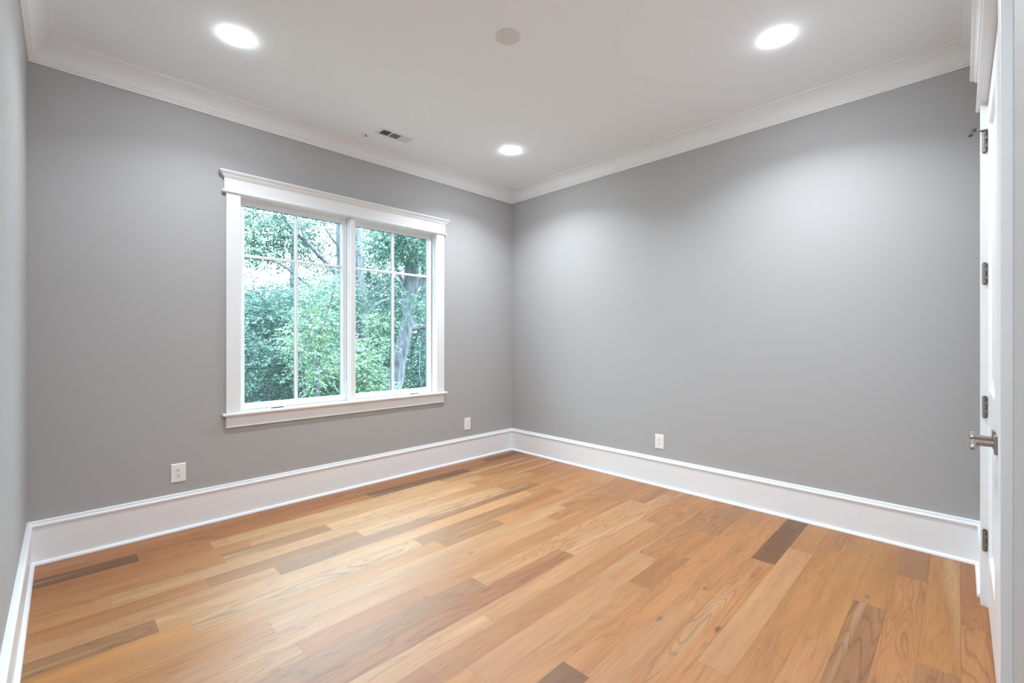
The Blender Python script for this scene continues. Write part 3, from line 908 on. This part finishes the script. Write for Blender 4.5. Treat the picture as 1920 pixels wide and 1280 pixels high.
shrub('pale leafy shrub at the sill of the right sash',
      [B(690, 715, 4.6, (0.42, 0.4, 0.35), 1.1), B(700, 650, 5.0, (0.40, 0.4, 0.25), 0.6), B(675, 680, 4.6, (0.3, 0.35, 0.3), 0.8), B(712, 600, 5.4, (0.38, 0.3, 0.22), 0.8), B(720, 740, 4.5, (0.4, 0.4, 0.2), 0.6)], 3600, 0.080, M['leaf_pale'], 23,
      [[(G(735, 4.4), 0.02), (px(733, 732, 4.3), 0.012), (px(712, 710, 4.3), 0.008), (px(695, 690, 4.3), 0.005)]])
shrub('green undergrowth behind the forked trunk in the right pane',
      [B(785, 690, 8.5, (0.9, 0.7, 0.8), 1.2), B(790, 620, 9.5, (1.0, 0.7, 0.7), 1.0), B(725, 650, 9.5, (1.0, 0.7, 0.8), 1.0), B(720, 560, 10, (1.1, 0.8, 0.8), 0.9), B(795, 540, 9.5, (0.9, 0.7, 0.7), 0.9), B(720, 720, 8.5, (0.9, 0.7, 0.5), 0.9)], 11000, 0.11, M['leaf_dark'], 24,
      [[(G(785, 7.5), 0.03), (px(793, 740, 7.2), 0.02), (px(786, 700, 7.2), 0.016), (px(788, 640, 7.4), 0.01)]])
# background woods
shrub('distant woodland understory closing the view behind the left sash',
      [B(430, 640, 13, (1.6, 1.2, 1.7), 1), B(470, 640, 13.5, (1.6, 1.2, 1.7), 1.2), B(520, 640, 13, (1.6, 1.2, 1.8), 1.2), B(570, 640, 13, (1.6, 1.2, 1.9), 1.2), B(620, 630, 13, (1.6, 1.2, 2.0), 1.2),
       B(450, 730, 11, (1.6, 1.2, 1.2), 1), B(540, 730, 11, (1.6, 1.2, 1.2), 1), B(620, 730, 11, (1.6, 1.2, 1.2), 1), B(560, 600, 15, (3.0, 1.0, 1.3), 1.5), B(460, 590, 15, (2.5, 1.0, 1.0), 1.2)], 24000, 0.19, M['leaf_dark'], 31,
      [[(G(560, 12), 0.05), (px(560, 640, 12), 0.03), (px(565, 560, 12), 0.02)]])
shrub('distant woodland understory closing the view behind the right sash',
      [B(670, 620, 14, (1.6, 1.2, 2.0), 1), B(710, 610, 14, (1.7, 1.2, 2.1), 1.2), B(760, 610, 14, (1.7, 1.2, 2.2), 1.2), B(810, 600, 14, (1.8, 1.2, 2.4), 1.2), B(850, 600, 14, (1.8, 1.2, 2.6), 1),
       B(690, 710, 12, (1.6, 1.2, 1.3), 1), B(750, 710, 12, (1.6, 1.2, 1.3), 1), B(810, 710, 12, (1.6, 1.2, 1.3), 1), B(760, 560, 16, (3.0, 1.0, 2.2), 1.5), B(680, 580, 16, (2.5, 1.0, 1.6), 1.2)], 24000, 0.20, M['leaf_dark'], 32,
      [[(G(700, 13), 0.05), (px(705, 600, 13), 0.03), (px(700, 520, 13), 0.02)]])
tree('tree', 'tall broadleaf tree filling the top right pane, farthest back', 'tree',
     [(G(800, 12), 0.3), (px(800, 500, 12), 0.22), (px(805, 350, 12), 0.15), (px(805, 150, 12), 0.06)], [],
     [B(790, 440, 11.5, (1.5, 1, 1.0), 1.2), B(750, 450, 12.5, (1.2, 1, 0.9), 1.0), B(820, 380, 11.5, (1.8, 1, 1.2), 1.0), B(700, 400, 12.5, (0.8, 0.8, 0.5), 0.35), B(770, 330, 12, (2, 1, 1.0), 0.8)], 8500, 0.16, M['leaf'], 33, 0.7)
tree('tree', 'thin leaning tree far back behind the left sash', 'tree',
     [(G(548, 14), 0.16), (px(550, 600, 14), 0.12), (px(549, 520, 14), 0.10), (px(552, 430, 14), 0.07), (px(560, 350, 14), 0.04)], [],
     [B(500, 440, 14, (1.2, 1, 0.7), 0.5), B(600, 520, 13.5, (1.0, 0.8, 0.4), 0.5), B(620, 400, 14, (0.9, 0.8, 0.5), 0.4), B(465, 400, 14, (0.8, 0.8, 0.5), 0.4)], 2400, 0.16, M['leaf'], 34, 0.5)
